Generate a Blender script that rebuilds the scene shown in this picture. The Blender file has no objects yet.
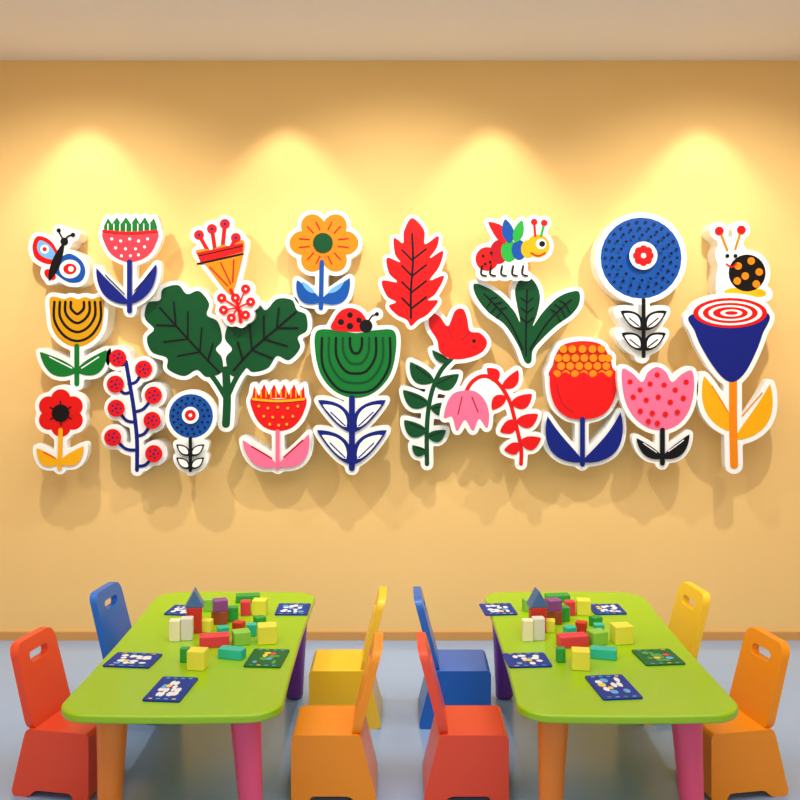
import bpy, bmesh, math, random
import numpy as np
from mathutils import Vector
from mathutils.geometry import tessellate_polygon
random.seed(4)
F=1000.0; HZ=320.0; EYE=1.932; WALL=6.04; CEIL=3.50
sc=bpy.context.scene
sc.view_settings.view_transform='Standard'
sc.view_settings.look='None'

def lin(c):
    o=[]
    for v in c[:3]:
        v=v/255.0
        o.append(v/12.92 if v<=0.04045 else ((v+0.055)/1.055)**2.4)
    return (*o,1.0)
MATS={}
def mat(name,rgb,rough=0.4,coat=0.0,noise=0.0,nscale=30,spec=0.5):
    if name in MATS: return MATS[name]
    m=bpy.data.materials.new(name); m.use_nodes=True
    nt=m.node_tree; b=nt.nodes['Principled BSDF']
    b.inputs['Base Color'].default_value=lin(rgb)
    b.inputs['Roughness'].default_value=rough
    b.inputs['Coat Weight'].default_value=coat
    b.inputs['Coat Roughness'].default_value=0.08
    b.inputs['Specular IOR Level'].default_value=spec
    if noise>0:
        tc=nt.nodes.new('ShaderNodeTexCoord'); n=nt.nodes.new('ShaderNodeTexNoise')
        n.inputs['Scale'].default_value=nscale; n.inputs['Detail'].default_value=4
        mx=nt.nodes.new('ShaderNodeMix'); mx.data_type='RGBA'
        c=lin(rgb); d=tuple(x*(1-noise) for x in c[:3])+(1,)
        mx.inputs[6].default_value=c; mx.inputs[7].default_value=d
        nt.links.new(tc.outputs['Object'],n.inputs['Vector'])
        nt.links.new(n.outputs['Fac'],mx.inputs[0])
        nt.links.new(mx.outputs[2],b.inputs['Base Color'])
    MATS[name]=m
    return m

# ------------------------------------------------------------ room
def box(name,x0,x1,y0,y1,z0,z1,m):
    me=bpy.data.meshes.new(name); bm=bmesh.new()
    r=bmesh.ops.create_cube(bm,size=1)
    for v in r['verts']:
        v.co=Vector(((x0+x1)/2+v.co.x*(x1-x0),(y0+y1)/2+v.co.y*(y1-y0),(z0+z1)/2+v.co.z*(z1-z0)))
    bm.to_mesh(me); bm.free(); me.materials.append(m)
    o=bpy.data.objects.new(name,me); sc.collection.objects.link(o); return o
XR=3.7
wallm=mat('wall_paint',(247,205,132),0.8,0,0.03,3,.2)
box('wall_back',-XR,XR,WALL,WALL+.1,0,CEIL,wallm)
box('wall_left',-XR-.1,-XR,-1.5,WALL+.1,0,CEIL,wallm)
box('wall_right',XR,XR+.1,-1.5,WALL+.1,0,CEIL,wallm)
box('ceiling',-XR-.1,XR+.1,-1.5,WALL+.1,CEIL,CEIL+.1,mat('ceiling_paint',(240,234,228),0.8,0,0.02,4))
box('floor',-XR-.1,XR+.1,-1.5,WALL+.1,-.1,0,mat('floor_vinyl',(150,182,226),0.22,0.15,0.06,2))
bbm=mat('baseboard_wood',(214,158,88),0.45,0,0.12,12)
box('baseboard_back',-XR,XR,WALL-.014,WALL,0,.05,bbm)
box('baseboard_left',-XR,-XR+.014,-1.5,WALL-.014,0,.05,bbm)
box('baseboard_right',XR-.014,XR,-1.5,WALL-.014,0,.05,bbm)

# ------------------------------------------------------------ 2D helpers
def cr(pts,n=7,closed=True):
    P=[np.array(p,float) for p in pts]; N=len(P); out=[]
    rng=N if closed else N-1
    for i in range(rng):
        if closed: p0,p1,p2,p3=P[i-1],P[i],P[(i+1)%N],P[(i+2)%N]
        else: p0,p1,p2,p3=P[max(i-1,0)],P[i],P[i+1],P[min(i+2,N-1)]
        for k in range(n):
            t=k/n
            out.append(0.5*((2*p1)+(-p0+p2)*t+(2*p0-5*p1+4*p2-p3)*t*t+(-p0+3*p1-3*p2+p3)*t**3))
    if not closed: out.append(P[-1])
    return np.array(out)

COL=dict(red=(226,12,12),dgreen=(0,74,32),green=(4,114,40),navy=(6,26,124),blue=(8,78,166),
 black=(3,3,6),yellow=(246,174,10),orange=(244,136,8),pink=(242,112,152),salmon=(228,60,76),
 lblue=(110,175,235),white=(250,250,248),lgreen=(40,170,60),mustard=(218,154,10),crimson=(186,6,26),dblue=(4,26,80),burnt=(214,40,10))
BASEM=mat('acrylic_white',(250,250,248),0.35,0.0)
cur=[]
def Pg(pts,c,smooth=True,d=False):
    a=cr(pts) if smooth else np.array(pts,float)
    cur.append(('P',a,c,d,0))
def E(cx,cy,rx,c,ry=None,rot=0,d=False,n=28):
    ry=rx if ry is None else ry; r=math.radians(rot); a=[]
    for i in range(n):
        t=2*math.pi*i/n; x=rx*math.cos(t); y=ry*math.sin(t)
        a.append((cx+x*math.cos(r)-y*math.sin(r),cy+x*math.sin(r)+y*math.cos(r)))
    cur.append(('P',np.array(a),c,d,0))
def S(pts,w,c,d=False,smooth=True):
    a=cr(pts,6,False) if (smooth and len(pts)>2) else np.array(pts,float)
    cur.append(('S',a,c,d,w))
def Lf(x0,y0,x1,y1,w,c,bend=0,d=False):
    """almond leaf from base to tip"""
    a=np.array((x0,y0),float); b=np.array((x1,y1),float); u=b-a; L=np.linalg.norm(u); u/=L; v=np.array((-u[1],u[0]))
    out=[];N=14
    def ctr(t): return a+u*L*t+v*bend*4*t*(1-t)
    def hw(t): return w/2*math.sin(math.pi*t**0.85)**0.8
    for i in range(N+1): t=i/N; out.append(ctr(t)+v*(hw(t) if 0<i<N else 0))
    for i in range(N-1,0,-1): t=i/N; out.append(ctr(t)-v*hw(t))
    cur.append(('P',np.array(out),c,d,0))
def Loop(x0,y0,x1,y1,w,c,bend=0,inner='white',t=.28,vein=True):
    Lf(x0,y0,x1,y1,w,c,bend)
    fx=lambda s:(x0+(x1-x0)*s,y0+(y1-y0)*s)
    a=fx(.16);b=fx(.86)
    Lf(a[0],a[1],b[0],b[1],w*(1-2*t)+1,inner,bend*.8,True)
    if vein: 
        a=fx(.2);b=fx(.62); S([a,b],1.3,c,True)
def scale_cur(cx,cy,s):
    c=np.array((cx,cy))
    for i,(k,a,col,d,w) in enumerate(cur): cur[i]=(k,(a-c)*s+c,col,d,w*s)

def contour(shapes,off,step=1.0):
    segs=[s for s in shapes if not s[3]]
    allp=np.concatenate([s[1] for s in segs])
    mx=max([s[4] for s in segs]+[0])/2
    lo=allp.min(0)-off-mx-4; hi=allp.max(0)+off+mx+4
    nx=int((hi[0]-lo[0])/step)+2; ny=int((hi[1]-lo[1])/step)+2
    gx=lo[0]+np.arange(nx)*step; gy=lo[1]+np.arange(ny)*step
    X,Y=np.meshgrid(gx,gy,indexing='ij')
    D=np.full(X.shape,1e6)
    for k,a,c,d,w in segs:
        mn=a.min(0)-off-w/2-3; mxx=a.max(0)+off+w/2+3
        i0=max(0,int((mn[0]-lo[0])/step)); i1=min(nx,int((mxx[0]-lo[0])/step)+2)
        j0=max(0,int((mn[1]-lo[1])/step)); j1=min(ny,int((mxx[1]-lo[1])/step)+2)
        x=X[i0:i1,j0:j1]; y=Y[i0:i1,j0:j1]
        dd=np.full(x.shape,1e6); ins=np.zeros(x.shape,bool)
        n=len(a); rng=n if k=='P' else n-1
        for i in range(rng):
            p=a[i]; q=a[(i+1)%n]; e=q-p; l2=e@e
            if l2<1e-9: continue
            t=np.clip(((x-p[0])*e[0]+(y-p[1])*e[1])/l2,0,1)
            dd=np.minimum(dd,np.hypot(x-p[0]-t*e[0],y-p[1]-t*e[1]))
            if k=='P' and p[1]!=q[1]:
                cond=((p[1]>y)!=(q[1]>y))&(x<(q[0]-p[0])*(y-p[1])/(q[1]-p[1])+p[0])
                ins^=cond
        if k=='P': dd=np.where(ins,-dd,dd)
        else: dd=dd-w/2
        D[i0:i1,j0:j1]=np.minimum(D[i0:i1,j0:j1],dd)
    D=D-off
    pts={};adj={}
    def ip(i,j,k):
        key=(i,j,k)
        if key not in pts:
            i2,j2=(i+1,j) if k==0 else (i,j+1)
            a,b=D[i,j],D[i2,j2]; t=a/(a-b)
            pts[key]=(gx[i]+(gx[i2]-gx[i])*t,gy[j]+(gy[j2]-gy[j])*t)
        return key
    I=D<0
    for i in range(nx-1):
        for j in range(ny-1):
            c=(I[i,j],I[i+1,j],I[i+1,j+1],I[i,j+1])
            s=sum(c)
            if s==0 or s==4: continue
            e=[]
            if c[0]!=c[1]: e.append(ip(i,j,0))
            if c[1]!=c[2]: e.append(ip(i+1,j,1))
            if c[2]!=c[3]: e.append(ip(i,j+1,0))
            if c[3]!=c[0]: e.append(ip(i,j,1))
            prs=[(e[0],e[1])] if len(e)==2 else [(e[0],e[1]),(e[2],e[3])]
            for a,b in prs:
                adj.setdefault(a,[]).append(b); adj.setdefault(b,[]).append(a)
    seen=set(); loops=[]
    for k in adj:
        if k in seen: continue
        lp=[k]; seen.add(k); c=k
        while True:
            nxt=[q for q in adj[c] if q not in seen]
            if not nxt: break
            c=nxt[0]; seen.add(c); lp.append(c)
        A=np.array([pts[q] for q in lp])
        if len(A)<8: continue
        for _ in range(3): A=(A+np.roll(A,1,0)*.5+np.roll(A,-1,0)*.5)/2
        A=A[::2]
        ar=0.5*np.sum(A[:,0]*np.roll(A[:,1],-1)-np.roll(A[:,0],-1)*A[:,1])
        loops.append((abs(ar),A))
    loops.sort(key=lambda l:-l[0])
    return loops

def inside(p,A):
    r=False;n=len(A)
    for i in range(n):
        a=A[i];b=A[(i+1)%n]
        if (a[1]>p[1])!=(b[1]>p[1]) and p[0]<(b[0]-a[0])*(p[1]-a[1])/(b[1]-a[1])+a[0]: r=not r
    return r

LV={0:(0.0,0.155),1:(0.157,0.22)}
def finish(name,level=0,off=4.2):
    global cur
    back,front=LV[level]
    Yf=WALL-front; Yb=WALL-back-0.001
    loops=contour(cur,off)
    outer=[loops[0]]; holes=[]
    for a,A in loops[1:]:
        if inside(A[0],loops[0][1]):
            if a>260: holes.append(A)
        elif a>60: outer.append((a,A))
    bm=bmesh.new(); mats=[BASEM]; midx={}
    def w(p,Y): return Vector(((p[0]-400)*Yf/F,Y,EYE-(p[1]-HZ)*Yf/F))
    for k,(a,A) in enumerate(outer):
        rings=[A]+(holes if k==0 else [])
        flat=[];vf=[];vb=[]
        for R in rings:
            f=[bm.verts.new(w(p,Yf)) for p in R]; b=[bm.verts.new(w(p,Yb)) for p in R]
            vf+=f; vb+=b
            n=len(R)
            for i in range(n):
                fc=bm.faces.new((f[i],f[(i+1)%n],b[(i+1)%n],b[i])); fc.smooth=True
        for t in tessellate_polygon([[Vector((p[0],p[1],0)) for p in R] for R in rings]):
            try:
                bm.faces.new([vf[i] for i in t]); bm.faces.new([vb[i] for i in reversed(t)])
            except Exception: pass
    bmesh.ops.recalc_face_normals(bm,faces=bm.faces[:])
    eps=0.0012
    for li,(k,a,c,d,wd) in enumerate(cur):
        Y=Yf-eps-0.0005*li
        if c not in midx:
            midx[c]=len(mats); mats.append(mat('acrylic_'+c,COL[c],0.36,0.0,spec=.25) if c!='white' else BASEM)
        def nf(vs):
            try: fc=bm.faces.new(vs)
            except Exception: return
            fc.normal_update()
            if fc.normal.y>0: fc.normal_flip()
            fc.material_index=midx[c]
        if k=='P':
            vs=[bm.verts.new(w(p,Y)) for p in a]
            for t in tessellate_polygon([[Vector((p[0],p[1],0)) for p in a]]): nf([vs[i] for i in t])
        else:
            L=[];R=[];n=len(a);h=wd/2
            for i in range(n):
                t=a[min(i+1,n-1)]-a[max(i-1,0)]; t=t/(np.linalg.norm(t)+1e-9); nn=np.array((-t[1],t[0]))
                L.append(bm.verts.new(w(a[i]+nn*h,Y))); R.append(bm.verts.new(w(a[i]-nn*h,Y)))
            for i in range(n-1): nf((L[i],L[i+1],R[i+1],R[i]))
            for end,nb in ((0,1),(n-1,n-2)):
                t=a[end]-a[nb]; an=math.atan2(t[1],t[0])
                arc=[bm.verts.new(w(a[end]+h*np.array((math.cos(an+s),math.sin(an+s))),Y)) for s in np.linspace(-math.pi/2,math.pi/2,7)]
                nf(arc)
    me=bpy.data.meshes.new(name); bm.to_mesh(me); bm.free()
    for m in mats: me.materials.append(m)
    try: me.set_sharp_from_angle(angle=math.radians(50))
    except Exception: pass
    o=bpy.data.objects.new(name,me); sc.collection.objects.link(o)
    cur=[]
    return o

# ------------------------------------------------------------ wall plaques
# butterfly
Pg([(60,258),(52,243),(40,238),(35,246),(37,257),(46,263),(56,263)],'red')
Pg([(57,258),(51,247),(42,242),(39,248),(42,255),(50,259)],'lblue',d=True)
E(46,250,4,'white',d=True); E(46,250,2,'red',d=True)
Pg([(58,260),(68,254),(79,260),(83,270),(79,279),(68,280),(57,273),(52,266)],'blue')
E(69,268,9.5,'white',ry=8.5,d=True); E(69,268,6,'red',ry=5,d=True); E(70,268,2.5,'white',d=True)
E(51,273,6,'red',ry=4,rot=40)
Lf(50,279,64,243,8,'black'); E(64,243,3.6,'black')
S([(63,241),(60,236),(59,233)],1.6,'black'); S([(65,241),(68,238),(72,237)],1.6,'black')
E(59,233,2,'black');E(72,237,2,'black')
scale_cur(58,258,1.1)
finish('butterfly_wall_plaque')
# striped yellow tulip
Pg([(50,298),(57,297),(64,299),(71,297),(78,299),(85,297),(92,299),(99,297),(104,299),(104,312),(101,330),(91,342),(77,347),(63,342),(53,330),(50,312)],'mustard')
for i,(hw,dp) in enumerate([(23,40),(17.5,31),(12,22),(6.5,13)]):
    S([(77.5-hw,302),(77.5-hw,302+dp*.45),(77.5-hw*.6,300+dp*.88),(77.5,301+dp),(77.5+hw*.6,300+dp*.88),(77.5+hw,302+dp*.45),(77.5+hw,302)],2.6,'black',d=True)
S([(77,346),(77,384)],5,'green')
Lf(77,372,40,352,17,'green',-5); Lf(77,372,107,350,17,'green',5)
S([(72,368),(50,357)],1.2,'white',d=True); S([(82,368),(99,357)],1.2,'white',d=True)
finish('striped_tulip_wall_plaque',0)
# red daisy
for i in range(6):
    a=math.radians(60*i+30); E(61+14*math.cos(a),413+14*math.sin(a),9.8,'red')
E(61,413,10,'red',d=True)
for i in range(6):
    a=2*math.pi*i/6+.5; S([(61+8*math.cos(a),413+8*math.sin(a)),(61+12*math.cos(a),413+12*math.sin(a))],1.3,'black',d=True)
E(61,413,8.8,'black',d=True)
S([(61,430),(60,468)],4.5,'yellow'); Lf(60,463,37,448,13,'yellow',-4); Lf(60,463,84,446,13,'yellow',4)
S([(56,458),(44,452)],1,'red',d=True)
finish('red_daisy_wall_plaque',1)
# pink tulip with green fringe
Pg([(104,226),(108,218),(112,224),(117,217),(121,224),(126,217),(131,224),(136,217),(140,224),(145,217),(149,224),(154,218),(157,226),(157,236),(104,236)],'green',smooth=False)
for x in range(108,156,6): S([(x,224),(x,232)],1.0,'white',d=True)
Pg([(104,231),(130,233),(157,231),(155,246),(146,257),(130,262),(115,257),(106,246)],'salmon')
for (x,y) in [(112,239),(121,241),(130,239),(139,241),(148,239),(116,248),(126,249),(136,249),(145,247),(122,256),(131,256),(139,255)]: E(x,y,1.5,'white',d=True,n=10)
S([(104,231),(130,233),(157,231)],2.4,'red',d=True)
S([(130,262),(130,311)],5,'navy'); 
Lf(130,304,97,268,13,'navy',-6); Lf(130,304,157,264,12,'navy',4)
S([(125,294),(106,275)],1.1,'black',d=True); S([(135,291),(152,272)],1.1,'black',d=True)
finish('fringed_tulip_wall_plaque',1,4)
# berry branch
S([(137,470),(137,440),(134,410),(130,385),(126,362)],4,'navy')
B=[(118,358),(144,369),(116,384),(154,395),(117,408),(153,420),(114,437),(155,453)]
J=[(126,362),(129,384),(131,392),(134,412),(135,422),(137,436),(137,450),(137,466)]
for (x,y),(jx,jy) in zip(B,J):
    S([(jx,jy),((x+jx)/2,(y+jy)/2+5),(x,y)],3.2,'navy')
for (x,y) in B:
    E(x,y,8.6,'red')
    for k in range(5):
        a=k*1.26; E(x+4.4*math.cos(a),y+4.4*math.sin(a),1.1,'navy',d=True,n=8)
    E(x,y,1.2,'navy',d=True,n=8)
finish('red_berry_branch_wall_plaque',0)
# small blue round flower
E(191,416,22,'blue')
for r,n in ((18,18),(13,13)):
    for k in range(n):
        a=2*math.pi*k/n; E(191+r*math.cos(a),416+r*math.sin(a),1.3,'black',d=True,n=8)
E(191,415,8.5,'white',d=True); E(191,415,5.5,'red',d=True); E(191,415,1.8,'white',d=True)
S([(191,438),(191,470)],3.4,'black')
for s in (-1,1):
    Loop(191,455,191+s*14,444,9,'black',0,vein=False,t=.2); Loop(191,468,191+s*14,457,9,'black',0,vein=False,t=.2)
finish('blue_round_flower_small_wall_plaque',1)
# trumpet flower
for (x0,y0,x1,y1) in [(212,258,199,235),(216,256,212,229),(222,254,225,224),(228,254,236,238)]:
    S([(x0,y0),(x1,y1)],4,'red'); E(x1,y1,5,'red')
    E(x1,y1,1.5,'navy',d=True,n=8)
Pg([(196,252),(205,249),(212,250),(222,245),(232,246),(243,240),(244,252),(234,290),(227,292),(208,268)],'orange')
Pg([(197,253),(243,243),(243,252),(201,263)],'red',smooth=False,d=True)
S([(198,264),(243,254)],2.2,'black',d=True);S([(199,256),(243,246)],1.2,'black',d=True)
S([(210,267),(228,286)],1.3,'crimson',d=True);S([(221,263),(231,284)],1.3,'crimson',d=True);S([(234,260),(233,282)],1.3,'crimson',d=True)
S([(231,290),(238,305),(241,322)],3.5,'red')
for (x,y) in [(222,298),(246,289),(224,310),(251,302),(246,315),(232,318),(236,298)]:
    S([(238,308),(x,y)],1.8,'red'); E(x,y,4.6,'red'); E(x,y,1.2,'white',d=True,n=8)
finish('trumpet_flower_wall_plaque',1)
# big green leaves
S([(226,424),(227,400),(226,370)],8,'dgreen')
S([(226,398),(215,380),(195,355)],5,'dgreen'); S([(227,398),(240,372),(265,345)],5,'dgreen')
Pg([(222,372),(207,377),(197,370),(184,376),(168,369),(167,358),(152,352),(147,338),(154,329),(145,318),(148,303),(160,300),(163,289),(178,285),(187,294),(199,291),(209,303),(207,315),(218,322),(222,340),(216,349),(222,358)],'dgreen')
Pg([(230,374),(226,358),(232,349),(225,338),(230,322),(242,320),(244,308),(258,304),(266,310),(277,299),(292,300),(297,310),(306,315),(307,330),(298,337),(300,348),(289,360),(277,356),(268,368),(253,372),(246,368),(238,376)],'dgreen')
S([(219,372),(200,352),(178,328),(160,308)],2.2,'black',d=True)
for a,b,c,e in [(200,352,202,328),(200,352,178,356),(188,339,188,312),(188,339,164,342),(176,326,174,302),(176,326,157,325),(208,361,213,344)]: S([(a,b),(c,e)],1.8,'black',d=True)
S([(234,370),(252,350),(275,330),(296,312)],2.2,'black',d=True)
for a,b,c,e in [(252,350,250,326),(252,350,272,358),(264,339,264,316),(264,339,287,346),(277,328,279,308),(277,328,298,328),(243,360,238,342)]: S([(a,b),(c,e)],1.8,'black',d=True)
finish('green_leaf_branch_wall_plaque',0)
# red fringed flower
Pg([(252,398),(254,386),(259,396),(264,384),(269,395),(274,384),(279,395),(284,384),(289,395),(294,384),(299,396),(304,386),(305,398)],'red',smooth=False)
Pg([(252,397),(278,399),(305,397),(303,414),(293,427),(279,431),(264,427),(254,414)],'red')
for x in range(256,304,5): S([(x,390),(x,397)],1.3,'yellow',d=True)
S([(253,399),(278,401),(304,399)],2.4,'yellow',d=True)
for (x,y) in [(259,406),(268,408),(278,407),(288,408),(298,406),(264,416),(273,417),(283,417),(293,416),(270,424),(279,425),(287,424)]: E(x,y,1.4,'yellow',d=True,n=10)
S([(278,431),(278,468)],4,'pink'); Lf(278,466,243,440,14,'pink',-5); Lf(278,466,309,434,15,'pink',7)
S([(272,458),(252,446)],1.6,'crimson',d=True); S([(284,457),(303,440)],1.6,'crimson',d=True)
finish('red_fringed_flower_wall_plaque',0)
# yellow flower
for i in range(6):
    a=math.radians(60*i); E(324+21*math.cos(a),243+18*math.sin(a),13.5,'orange',ry=12,rot=60*i)
E(324,243,14,'orange',d=True)
for i in range(6):
    a=math.radians(60*i)
    for da in (-.25,.25): S([(324+15*math.cos(a+da),243+14*math.sin(a+da)),(324+25*math.cos(a+da*.8),243+22*math.sin(a+da*.8))],1.1,'crimson',d=True)
E(323,243,10,'dgreen',d=True)
S([(322,262),(321,308)],4.5,'blue')
Lf(321,302,297,280,15,'blue',-5); Lf(321,302,350,278,16,'blue',6)
Lf(315,293,302,281,5,'lblue',-1,d=True); Lf(328,293,344,282,5,'lblue',1,d=True)
finish('yellow_daisy_wall_plaque',0)
# green bowl flower with ladybug
Pg([(317,331),(336,330),(356,333),(376,330),(394,331),(396,350),(390,375),(375,392),(356,398),(336,392),(321,375),(315,350)],'green')
for k,(hw,dp) in enumerate([(34,57),(27,47),(20,37),(13,27),(6,16)]):
    S([(356-hw,338),(356-hw*.97,338+dp*.5),(356-hw*.55,338+dp*.88),(356,338+dp*.96),(356+hw*.55,338+dp*.88),(356+hw*.97,338+dp*.5),(356+hw,338)],2.6,'dgreen' if k%2 else 'black',d=True)
Pg([(333,330),(335,318),(342,310),(352,308),(362,313),(368,324),(368,331)],'red')
E(366,326,6.5,'black',d=False); S([(368,322),(372,316),(377,314)],1.5,'black'); E(377,314,2,'black')
for (x,y,r) in [(341,322,3),(350,315,2.8),(350,326,3.2),(359,320,2.6)]: E(x,y,r,'black',d=True)
S([(352,398),(352,468)],6,'navy')
for s in (-1,1):
    Loop(352,432,352+s*34,400,17,'navy',-s*4,t=.18); Loop(352,464,352+s*35,430,18,'navy',-s*4,t=.18)
    S([(352+s*14,424),(352+s*28,408)],1.3,'navy',d=True)
finish('green_striped_flower_wall_plaque',1)
# red leaf
Lp=[(412,218),(404,231),(403,243),(394,238),(395,254),(400,262),(387,258),(389,273),(397,282),(382,281),(387,296),(396,302),(389,306),(397,315),(407,320)]
Rp=[(418,320),(428,314),(438,301),(428,300),(436,293),(444,276),(430,280),(439,267),(443,251),(430,258),(437,247),(438,236),(425,244),(424,230)]
Pg(Lp+[(411,326)]+Rp,'red')
S([(412,234),(413,260),(411,290),(411,318)],2.2,'black',d=True)
for y in (250,266,282,298):
    S([(412,y+10),(402,y)],1.8,'black',d=True); S([(412,y+10),(426,y-1)],1.8,'black',d=True)
finish('red_feather_leaf_wall_plaque',1,3.8)
# red tulip with green leafy stem
S([(452,358),(440,372),(431,395),(427,425),(427,464)],4.5,'dgreen')
Pg([(431,313),(440,317),(448,326),(455,311),(463,309),(467,318),(470,331),(480,333),(487,342),(482,352),(468,358),(452,359),(440,352),(437,340),(429,326)],'red')
S([(447,327),(453,338)],1.2,'crimson',d=True); S([(470,332),(462,340)],1.2,'crimson',d=True); E(474,341,1.8,'black',d=True)
for (x0,y0,x1,y1,w,b) in [(434,382,410,362,16,-4),(433,384,459,374,15,4),(429,404,403,390,15,-4),(430,408,452,404,13,3),(427,432,404,420,15,-4),(427,436,446,430,12,3),(427,452,412,445,10,-3),(450,362,432,350,8,-2)]:
    Lf(x0,y0,x1,y1,w,'dgreen',b)
    S([(x0+(x1-x0)*.15,y0+(y1-y0)*.15+b*.3),(x0+(x1-x0)*.75,y0+(y1-y0)*.75)],1.1,'black',d=True)
finish('red_tulip_wall_plaque',0)
# caterpillar bee
E(487,259,11.5,'red',ry=12); E(499,252,9,'crimson',ry=12); E(509,251,8,'lgreen',ry=11,d=False); E(519,250,7.5,'blue',ry=10); E(528,249,7,'yellow',ry=9)
E(538,246,11.5,'yellow'); E(541,244,5.2,'white',d=True); E(542,244,3,'black',d=True)
S([(531,253),(538,256),(545,253)],1.6,'red',d=True)
Lf(505,244,488,222,12,'red',3); Lf(510,243,505,219,12,'blue',0); Lf(515,243,522,220,10,'lgreen',0)
S([(535,236),(534,222)],2.2,'red');E(534,222,3.2,'red'); S([(541,236),(544,223)],2.2,'lgreen');E(544,223,3.2,'red')
for x in (482,491,502,513,523): S([(x,266),(x-1,274),(x+4,276)],1.9,'black')
for (x,y) in [(483,256),(490,262),(485,264),(491,253)]: E(x,y,1.5,'black',d=True,n=8)
finish('rainbow_bug_wall_plaque',1)
# dark green leaf plant
Pg([(525,362),(518,345),(505,325),(488,312),(476,296),(474,284),(486,287),(500,296),(514,311),(520,322),(517,305),(515,290),(520,280),(528,277),(536,284),(540,297),(537,314),(533,326),(543,312),(557,298),(570,292),(579,292),(579,304),(571,315),(557,325),(543,338),(533,350),(531,362)],'dgreen')
S([(526,356),(526,330),(527,290)],1.8,'black',d=True); S([(523,350),(508,320),(484,294)],1.8,'black',d=True); S([(530,350),(548,322),(571,300)],1.8,'black',d=True)
for y in (298,308,318): S([(527,y+5),(521,y)],1.4,'black',d=True); S([(527,y+5),(533,y)],1.4,'black',d=True)
for t in (.2,.4,.6): 
    x=484+24*t;y=294+26*t; S([(x,y),(x+8,y-2)],1.3,'black',d=True); S([(x+2,y+3),(x-2,y+8)],1.3,'black',d=True)
    x=571-23*t;y=300+22*t; S([(x,y),(x-7,y-4)],1.3,'black',d=True); S([(x,y+2),(x+3,y+8)],1.3,'black',d=True)
finish('dark_green_leaf_wall_plaque',0)
# drooping pink tulip
S([(465,394),(472,382),(484,376),(497,382),(509,400),(516,425),(521,448),(521,464)],4,'red')
Pg([(461,391),(474,391),(484,399),(489,413),(487,428),(479,419),(473,431),(465,420),(457,431),(452,417),(444,418),(447,403),(453,394)],'pink')
S([(462,397),(458,414)],1.2,'crimson',d=True);S([(472,397),(478,412)],1.2,'crimson',d=True)
for (x0,y0,x1,y1,w,b) in [(497,382,487,368,12,2),(502,388,518,370,12,3),(506,396,492,410,12,2),(511,404,532,394,14,3),(515,420,500,432,13,-2),(516,422,538,414,14,3),(520,444,504,450,12,-2),(520,442,541,438,14,3)]:
    Lf(x0,y0,x1,y1,w,'red',b)
finish('drooping_pink_tulip_wall_plaque',1)
# orange bobble flower
Pg([(553,378),(553,364),(557,352),(565,344),(583,341),(600,344),(608,354),(612,366),(612,378)],'burnt')
for r,(y,xs) in enumerate([(374,[557,566,575,584,593,602,609]),(366,[561,570,579,588,597,606]),(358,[558,566,575,584,593,602,608]),(349,[563,572,582,592,601])]):
    for x in xs: E(x,y,3.9,'orange',n=16)
Pg([(550,371),(557,377),(565,372),(574,377),(583,372),(592,377),(601,372),(609,377),(615,371),(616,390),(609,408),(597,417),(582,419),(567,417),(555,406),(550,390)],'red')
S([(556,384),(562,403),(573,412)],1.3,'crimson',d=True)
S([(582,419),(582,464)],5,'navy'); Lf(582,462,547,416,18,'navy',-9); Lf(582,462,620,412,18,'navy',11)
finish('orange_bobble_flower_wall_plaque',0)
# large blue round flower
E(641,258,40.5,'blue')
for r,n in ((36,26),(29.5,21),(22.5,16)):
    for k in range(n):
        a=2*math.pi*(k+.5*(n%2))/n; E(641+r*math.cos(a),258+r*math.sin(a),1.6,'dblue' if r==36 else 'black',d=True,n=8)
E(642,256,14,'white',d=True)
for k in range(8):
    a=math.pi/4*k; E(642+6.5*math.cos(a),256+6.5*math.sin(a),4,'red',d=True,n=12)
E(642,256,7,'red',d=True); E(642,256,2.6,'white',d=True)
S([(642,300),(642,356)],4,'black')
for s in (-1,1):
    Loop(642,330,642+s*23,311,14,'black',-s*2,t=.17); Loop(642,350,642+s*22,333,14,'black',-s*2,t=.17)
finish('blue_round_flower_large_wall_plaque',0,5.5)
# pink dotted tulip
Pg([(622,370),(632,373),(642,382),(648,372),(657,367),(666,372),(672,382),(682,374),(692,371),(694,388),(690,408),(680,423),(665,430),(648,428),(633,416),(624,397)],'pink')
for (x,y) in [(630,382),(640,390),(650,384),(657,375),(664,385),(675,390),(686,382),(633,397),(646,400),(658,397),(670,402),(683,398),(640,411),(652,413),(665,414),(677,412),(657,423),(648,421)]: E(x,y,2.7,'red',d=True,n=14)
S([(662,430),(662,463)],5,'black'); Lf(662,458,636,438,11,'black',-3); Lf(662,458,689,434,12,'black',4)
S([(656,452),(643,443)],1,'white',d=True);S([(668,451),(683,440)],1,'white',d=True)
finish('pink_dotted_tulip_wall_plaque',1)
# snail
Pg([(722,294),(721,280),(723,266),(720,255),(723,248),(733,246),(741,250),(741,262),(745,270),(758,286),(767,292),(765,297),(745,298),(728,298)],'white')
Pg([(724,292),(733,288),(760,289),(766,294),(760,297),(733,297)],'yellow')
E(747,273,18.5,'black')
for (x,y) in [(738,266),(751,261),(759,272),(745,276),(756,284),(737,281)]: E(x,y,3.8,'orange',d=True,n=14)
S([(727,250),(720,232)],2.4,'orange'); E(719,231,4.4,'red'); S([(735,249),(741,230)],2.4,'orange'); E(741,230,4.4,'red')
E(727,256,2,'black',d=True); E(735,256,2,'black',d=True); S([(726,264),(731,267),(736,264)],1.5,'red',d=True)
finish('snail_wall_plaque',0,5)
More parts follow.
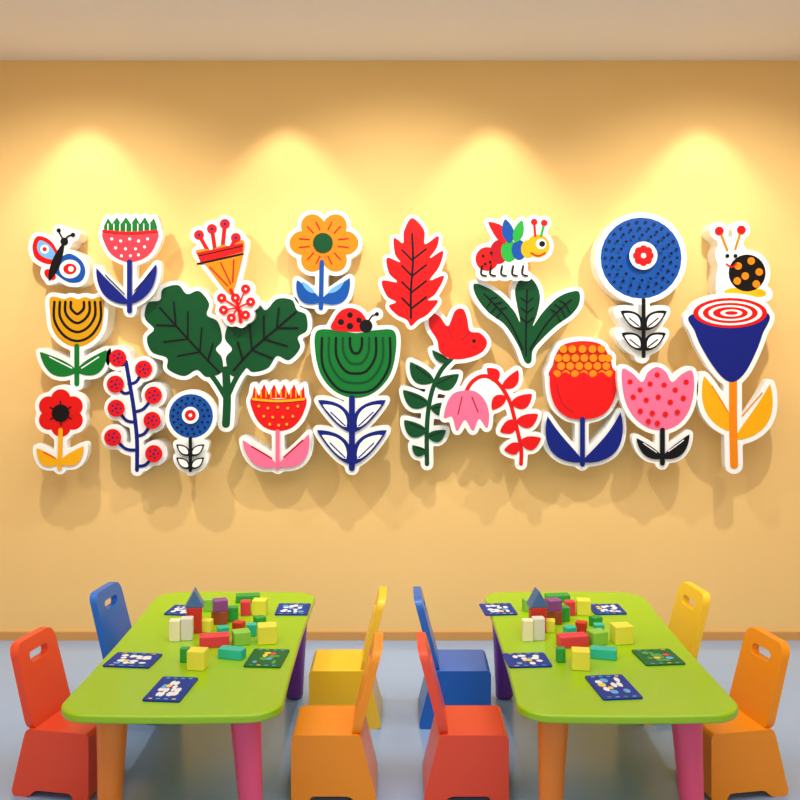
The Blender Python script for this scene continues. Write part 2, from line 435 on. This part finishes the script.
# spiral goblet flower
Lf(733,432,704,376,20,'yellow',-5); Lf(735,440,770,384,19,'yellow',9)
S([(733,376),(733,420),(734,465)],8,'orange')
S([(728,412),(712,386)],1.4,'orange',d=True);S([(742,416),(762,393)],1.4,'orange',d=True)
Pg([(693,314),(765,312),(762,335),(752,360),(742,376),(731,382),(719,374),(704,352),(695,332)],'navy')
E(730,313,37,'red',ry=15)
E(730,313,32,'white',ry=12.3,d=True);E(730,313,27.5,'red',ry=10.2,d=True);E(730,313,22,'white',ry=7.8,d=True);E(730,313,17.5,'red',ry=6,d=True);E(731,313,11,'white',ry=3.6,d=True);E(731,313,6.5,'red',ry=1.9,d=True)
finish('spiral_goblet_flower_wall_plaque',1,5)

# ------------------------------------------------------------ furniture helpers
def extr(bm,loops,fa,fb,mi=0):
    """prism between two mapped copies of 2D loops"""
    va=[];vb=[]
    fs=[]
    for R in loops:
        a=[bm.verts.new(fa(p)) for p in R]; b=[bm.verts.new(fb(p)) for p in R]; va+=a; vb+=b
        n=len(R)
        for i in range(n): fs.append(bm.faces.new((a[i],a[(i+1)%n],b[(i+1)%n],b[i])))
    if len(loops)==1:
        fs.append(bm.faces.new(va)); fs.append(bm.faces.new(list(reversed(vb))))
    else:
        for t in tessellate_polygon([[Vector((p[0],p[1],0)) for p in R] for R in loops]):
            fs.append(bm.faces.new([va[i] for i in t])); fs.append(bm.faces.new([vb[i] for i in reversed(t)]))
    for f in fs: f.material_index=mi
    bmesh.ops.recalc_face_normals(bm,faces=fs)
def rrect(x0,x1,y0,y1,r,n=8):
    out=[]
    for cx,cy,a0 in ((x1-r,y1-r,0),(x0+r,y1-r,90),(x0+r,y0+r,180),(x1-r,y0+r,270)):
        for i in range(n+1):
            a=math.radians(a0+90*i/n); out.append((cx+r*math.cos(a),cy+r*math.sin(a)))
    return out
def roundpoly(pts,r,n=5):
    out=[];N=len(pts)
    for i in range(N):
        p=np.array(pts[i],float);a=np.array(pts[i-1],float);b=np.array(pts[(i+1)%N],float)
        ra=min(r,np.linalg.norm(a-p)*.45,np.linalg.norm(b-p)*.45)
        s=p+(a-p)/np.linalg.norm(a-p)*ra; e=p+(b-p)/np.linalg.norm(b-p)*ra
        for k in range(n+1):
            t=k/n; out.append(tuple((1-t)**2*s+2*t*(1-t)*p+t*t*e))
    return out
def mkobj(name,bm,mats,bev=0.0,seg=3,smooth=True):
    me=bpy.data.meshes.new(name); bm.to_mesh(me); bm.free()
    for m in mats: me.materials.append(m)
    if smooth:
        for p in me.polygons: p.use_smooth=True
        me.set_sharp_from_angle(angle=math.radians(35))
    o=bpy.data.objects.new(name,me); sc.collection.objects.link(o)
    if bev>0:
        b=o.modifiers.new('bevel','BEVEL'); b.width=bev; b.segments=seg; b.limit_method='ANGLE'; b.angle_limit=math.radians(40); b.harden_normals=True
    return o

# ------------------------------------------------------------ chairs
def chair(m,x,y,face,rot=0):
    """x = seat rear edge, y = near side, face=+1 faces +x"""
    W=.31
    bm=bmesh.new()
    prof=roundpoly([(-.07,0),(-.012,.235),(0,.275),(.262,.275),(.275,.262),(.275,0),(.21,0),(.195,.03),(.04,.03),(.01,0)],.03)
    extr(bm,[prof],lambda p:Vector((p[0],0,p[1])),lambda p:Vector((p[0],W,p[1])))
    out=roundpoly([(.004,0),(W-.004,0),(W-.012,.345),(.012,.345)],.055,8)
    hole=list(reversed(rrect(.085,W-.085,.25,.293,.02)))
    th=.036
    def bp(p,o):
        z=p[1]; lean=-.075*(z/.335)-.012*(z/.335)**2
        return Vector((.018+lean+o,p[0],.262+z))
    extr(bm,[out,hole],lambda p:bp(p,th/2),lambda p:bp(p,-th/2))
    if face<0:
        for v in bm.verts: v.co.x=-v.co.x
        bmesh.ops.reverse_faces(bm,faces=bm.faces[:])
    o=mkobj('kids_chair',bm,[m],.009)
    o.location=(x,y,0); o.rotation_euler=(0,0,math.radians(rot)); return o
coral=mat('plastic_coral',(238,76,40),.35,.1); cblue=mat('plastic_blue',(24,104,200),.35,.1)
cyel=mat('plastic_yellow',(252,204,40),.35,.1); cor=mat('plastic_orange',(250,150,6),.35,.1)
chair(coral,-1.515,4.05,1,-11); chair(cblue,-1.42,4.80,1,-8)
chair(cor,-.16,3.99,-1); chair(cyel,-.155,4.72,-1)
chair(coral,.16,3.99,1); chair(cblue,.155,4.72,1)
chair(cor,1.515,4.05,-1,11); chair(cyel,1.42,4.80,-1,8)

# ------------------------------------------------------------ tables
lime=mat('plastic_lime',(152,198,8),.3,.12); lp=mat('plastic_pink',(242,84,126),.35,.15); lo_=mat('plastic_leg_orange',(244,136,30),.35,.15)
lpur=mat('plastic_purple',(112,50,165),.35,.15); lgr=mat('plastic_leg_green',(70,170,90),.35,.15)
def table(cx,legm):
    bm=bmesh.new(); hx=.416; y0,y1=3.635,5.265; H=.5
    L=[]
    base=rrect(-hx,hx,y0,y1,.12,10)
    dense=[]
    for i in range(len(base)):
        a=np.array(base[i]);b=np.array(base[(i+1)%len(base)]);n=max(1,int(np.linalg.norm(b-a)/.08))
        for k in range(n): dense.append(a+(b-a)*k/n)
    for x,y in dense:
        t=(y-(y0+y1)/2)/((y1-y0)/2); k=1-.03*math.cos(t*math.pi/2)
        u=x/hx; yy=y+ (.018*(1-u*u))*(1 if t>.95 else (-1 if t<-.95 else 0))
        L.append((x*k,yy))
    extr(bm,[L],lambda p:Vector((cx+p[0],p[1],H)),lambda p:Vector((cx+p[0],p[1],H-.034)),0)
    for i,(lx,ly) in enumerate([(-.255,3.86),(.25,3.86),(-.32,5.12),(.32,5.12)]):
        rings=[]
        for z,r in [(H-.03,.062),(H-.10,.060),(.25,.053),(.06,.046),(.015,.045),(0,.038)]:
            s=(1-z/H)*.03*(1 if lx>0 else -.5)*(1 if ly<4 else -.3); n=24
            rings.append([bm.verts.new((cx+lx+s+r*math.cos(2*math.pi*k/n),ly+r*math.sin(2*math.pi*k/n),z)) for k in range(n)])
        fs=[]
        for a,b in zip(rings,rings[1:]):
            for k in range(24): fs.append(bm.faces.new((a[k],a[(k+1)%24],b[(k+1)%24],b[k])))
        fs.append(bm.faces.new(rings[-1])); fs.append(bm.faces.new(rings[0]))
        for f in fs: f.material_index=legm[i]
        bmesh.ops.recalc_face_normals(bm,faces=fs)
    mkobj('kids_table',bm,[lime,lo_,lp,lpur,lgr],.010,3)
table(-.852,[1,2,4,3]); table(.85,[1,2,3,4])

# ------------------------------------------------------------ cards on the tables
TZ=.5
def tp(px,py): 
    Y=(EYE-TZ)*F/(py-HZ); return (px-400)*Y/F,Y
cards={'b':[mat('card_navy',(8,52,150),.45,spec=.2),mat('card_white',(235,238,240),.4),mat('card_sky',(90,170,230),.4),mat('card_yellow',(245,205,60),.4),mat('card_red',(220,60,60),.4),mat('card_green',(60,160,70),.4)]}
cards['g']=[mat('card_darkgreen',(10,100,50),.45,spec=.2)]+cards['b'][1:]
def card(px,py,w,l,rot,kind):
    cx,cy=tp(px,py); bm=bmesh.new()
    extr(bm,[rrect(-w/2,w/2,-l/2,l/2,.01,4)],lambda p:Vector((p[0],p[1],.006)),lambda p:Vector((p[0],p[1],0.0)))
    nx=4;ny=4
    for i in range(nx):
        for j in range(ny):
            jx=random.uniform(-.04,.04)*w; jy=random.uniform(-.04,.04)*l
            x=-w*.32+w*.64*(i+.5)/nx+jx; y=-l*.32+l*.64*(j+.5)/ny+jy
            if kind=='b': c=random.choice([1,1,1,2,1,0,3])
            else: c=random.choice([0,5,3,4,2,5,0])
            if c==0: continue
            sx=w*.64/nx*.6*random.uniform(.6,1.15); sy=l*.64/ny*.6*random.uniform(.6,1.15)
            pts=[(x+sx*math.cos(a),y+sy*math.sin(a)) for a in [k*math.pi/4+random.uniform(-.2,.2) for k in range(8)]]
            f=bm.faces.new([bm.verts.new((a,b,.0064+.0001*(i*ny+j)/4)) for a,b in pts]); f.material_index=c
    for j in range(4):
        x=-w*.42+w*.84*(j+.5)/4
        for yy in (-l*.43,l*.43):
            f=bm.faces.new([bm.verts.new((x+a*w*.05,yy+b*l*.02,.0066)) for a,b in((-1,-1),(1,-1),(1,1),(-1,1))]); f.material_index=random.choice([2,2,5,3])
    o=mkobj('picture_card',bm,cards[kind],0,smooth=False); o.location=(cx,cy,TZ+.0005); o.rotation_euler=(0,0,math.radians(rot))
for c in [(133,661,.20,.17,-6,'b'),(171,690,.145,.25,-5,'b'),(267,659,.155,.22,-4,'g'),(293,610,.16,.19,0,'b'),(183,611,.14,.16,-8,'b'),
          (498,610,.16,.19,5,'b'),(607,610,.155,.17,3,'b'),(527,661,.18,.17,4,'b'),(613,688,.155,.25,6,'b'),(658,658,.17,.19,6,'g')]: card(*c)

# ------------------------------------------------------------ building blocks
bc={'cream':(244,236,196),'white':(225,222,214),'yel':(238,228,70),'pink':(232,54,74),'turq':(40,190,166),'grn':(30,155,60),'lg':(140,200,70),'brown':(160,70,40),'steel':(64,110,165),'red':(206,44,30),'purp':(140,70,145)}
bk=list(bc); bmats=[mat('block_'+k,bc[k],.4,.05) for k in bk]
BL=[(193,634,15,26,'red',8,0,'c'),(193,634,19,17,'steel',8,26,'r'),
(174,642,11,21,'cream',0,0,'c'),(186,641,12,22,'white',5,0,'c'),
(196,671,18,19,'yel',-8,0,'c'),(184,663,9,14,'grn',0,0,'c'),
(213,648,30,11,'pink',12,0,'p'),(231,660,26,10,'turq',-15,0,'p'),
(240,646,17,13,'lg',20,0,'c'),(266,645,19,18,'yel',10,0,'c'),(251,637,10,12,'turq',0,0,'c'),
(219,625,16,13,'brown',0,0,'c'),(219,625,14,11,'purp',20,13,'c'),(232,622,11,14,'grn',10,0,'c'),
(259,616,14,15,'yel',-5,0,'c'),(247,603,24,7,'grn',8,0,'p'),(208,612,11,12,'lg',12,0,'c'),
(206,633,11,12,'yel',-10,0,'c'),(222,637,11,9,'turq',25,0,'c'),(238,633,11,10,'red',-20,0,'c'),(259,627,11,9,'grn',30,0,'c'),(245,616,10,14,'pink',5,0,'c')]
def blocks(dx):
    bm=bmesh.new()
    for px,py,w,h,c,rot,st,kind in BL:
        x,Y=tp(px,py); s=Y/F; W=w*s; Hh=h*s*1.0; z0=TZ+.0005+st*s
        D=W*(.5 if kind=='p' else .9)
        r=math.radians(rot); cy=Y+D/2
        def m(p,zz): return Vector((x+dx+p[0]*math.cos(r)-p[1]*math.sin(r),cy+p[0]*math.sin(r)+p[1]*math.cos(r),zz))
        mi=bk.index(c)
        if kind=='r':
            tri=[(-W/2,0),(W/2,0),(0,Hh)]
            extr(bm,[tri],lambda p:m((p[0],-D/2),z0+p[1]),lambda p:m((p[0],D/2),z0+p[1]),mi)
        else:
            extr(bm,[rrect(-W/2,W/2,-D/2,D/2,.006,3)],lambda p:m(p,z0+Hh),lambda p:m(p,z0),mi)
    mkobj('toy_building_blocks',bm,bmats,.003,2)
blocks(0); blocks(1.575)

# ------------------------------------------------------------ lights
def spot(x,y,z,tx,ty,tz,e,ang,blend,col,rad=.04,name='wall_washer_light'):
    l=bpy.data.lights.new(name,'SPOT'); l.energy=e; l.spot_size=math.radians(ang); l.spot_blend=blend; l.color=col; l.shadow_soft_size=rad
    o=bpy.data.objects.new(name,l); sc.collection.objects.link(o); o.location=(x,y,z)
    o.rotation_euler=(Vector((tx,ty,tz))-Vector((x,y,z))).to_track_quat('-Z','Y').to_euler()
for px in (-120,88,287,492,700,905):
    x=(px-400)*WALL/F
    spot(x,WALL-.29,CEIL-.03,x,WALL-.29,0,31,77,.5,(1,.92,.76),.03)
for px in (90,400,710):
    x=(px-400)*WALL/F
    spot(x,4.4,CEIL-.05,x,WALL,1.3,132,100,.9,(1,.96,.87),.04,'track_spot_light')
def area(x,y,z,sx,sy,e,col,name,rx=0):
    l=bpy.data.lights.new(name,'AREA'); l.shape='RECTANGLE'; l.size=sx; l.size_y=sy; l.energy=e; l.color=col
    o=bpy.data.objects.new(name,l); sc.collection.objects.link(o); o.location=(x,y,z); o.rotation_euler=(math.radians(rx),0,0)
area(0,2.6,CEIL-.02,5.5,3.0,105,(1,.985,.96),'ceiling_fill_light')  # added fill lamp below the ceiling, out of view, lifts the general brightness
w=bpy.data.worlds.new('World'); sc.world=w; w.use_nodes=True
w.node_tree.nodes['Background'].inputs[0].default_value=(.98,.98,1,1); w.node_tree.nodes['Background'].inputs[1].default_value=1.0

cam=bpy.data.cameras.new('camera'); cam.lens=45; cam.sensor_width=36; cam.shift_y=-.1; cam.clip_start=.05
co=bpy.data.objects.new('camera',cam); sc.collection.objects.link(co); co.location=(0,0,EYE); co.rotation_euler=(math.radians(90),0,0)
sc.camera=co
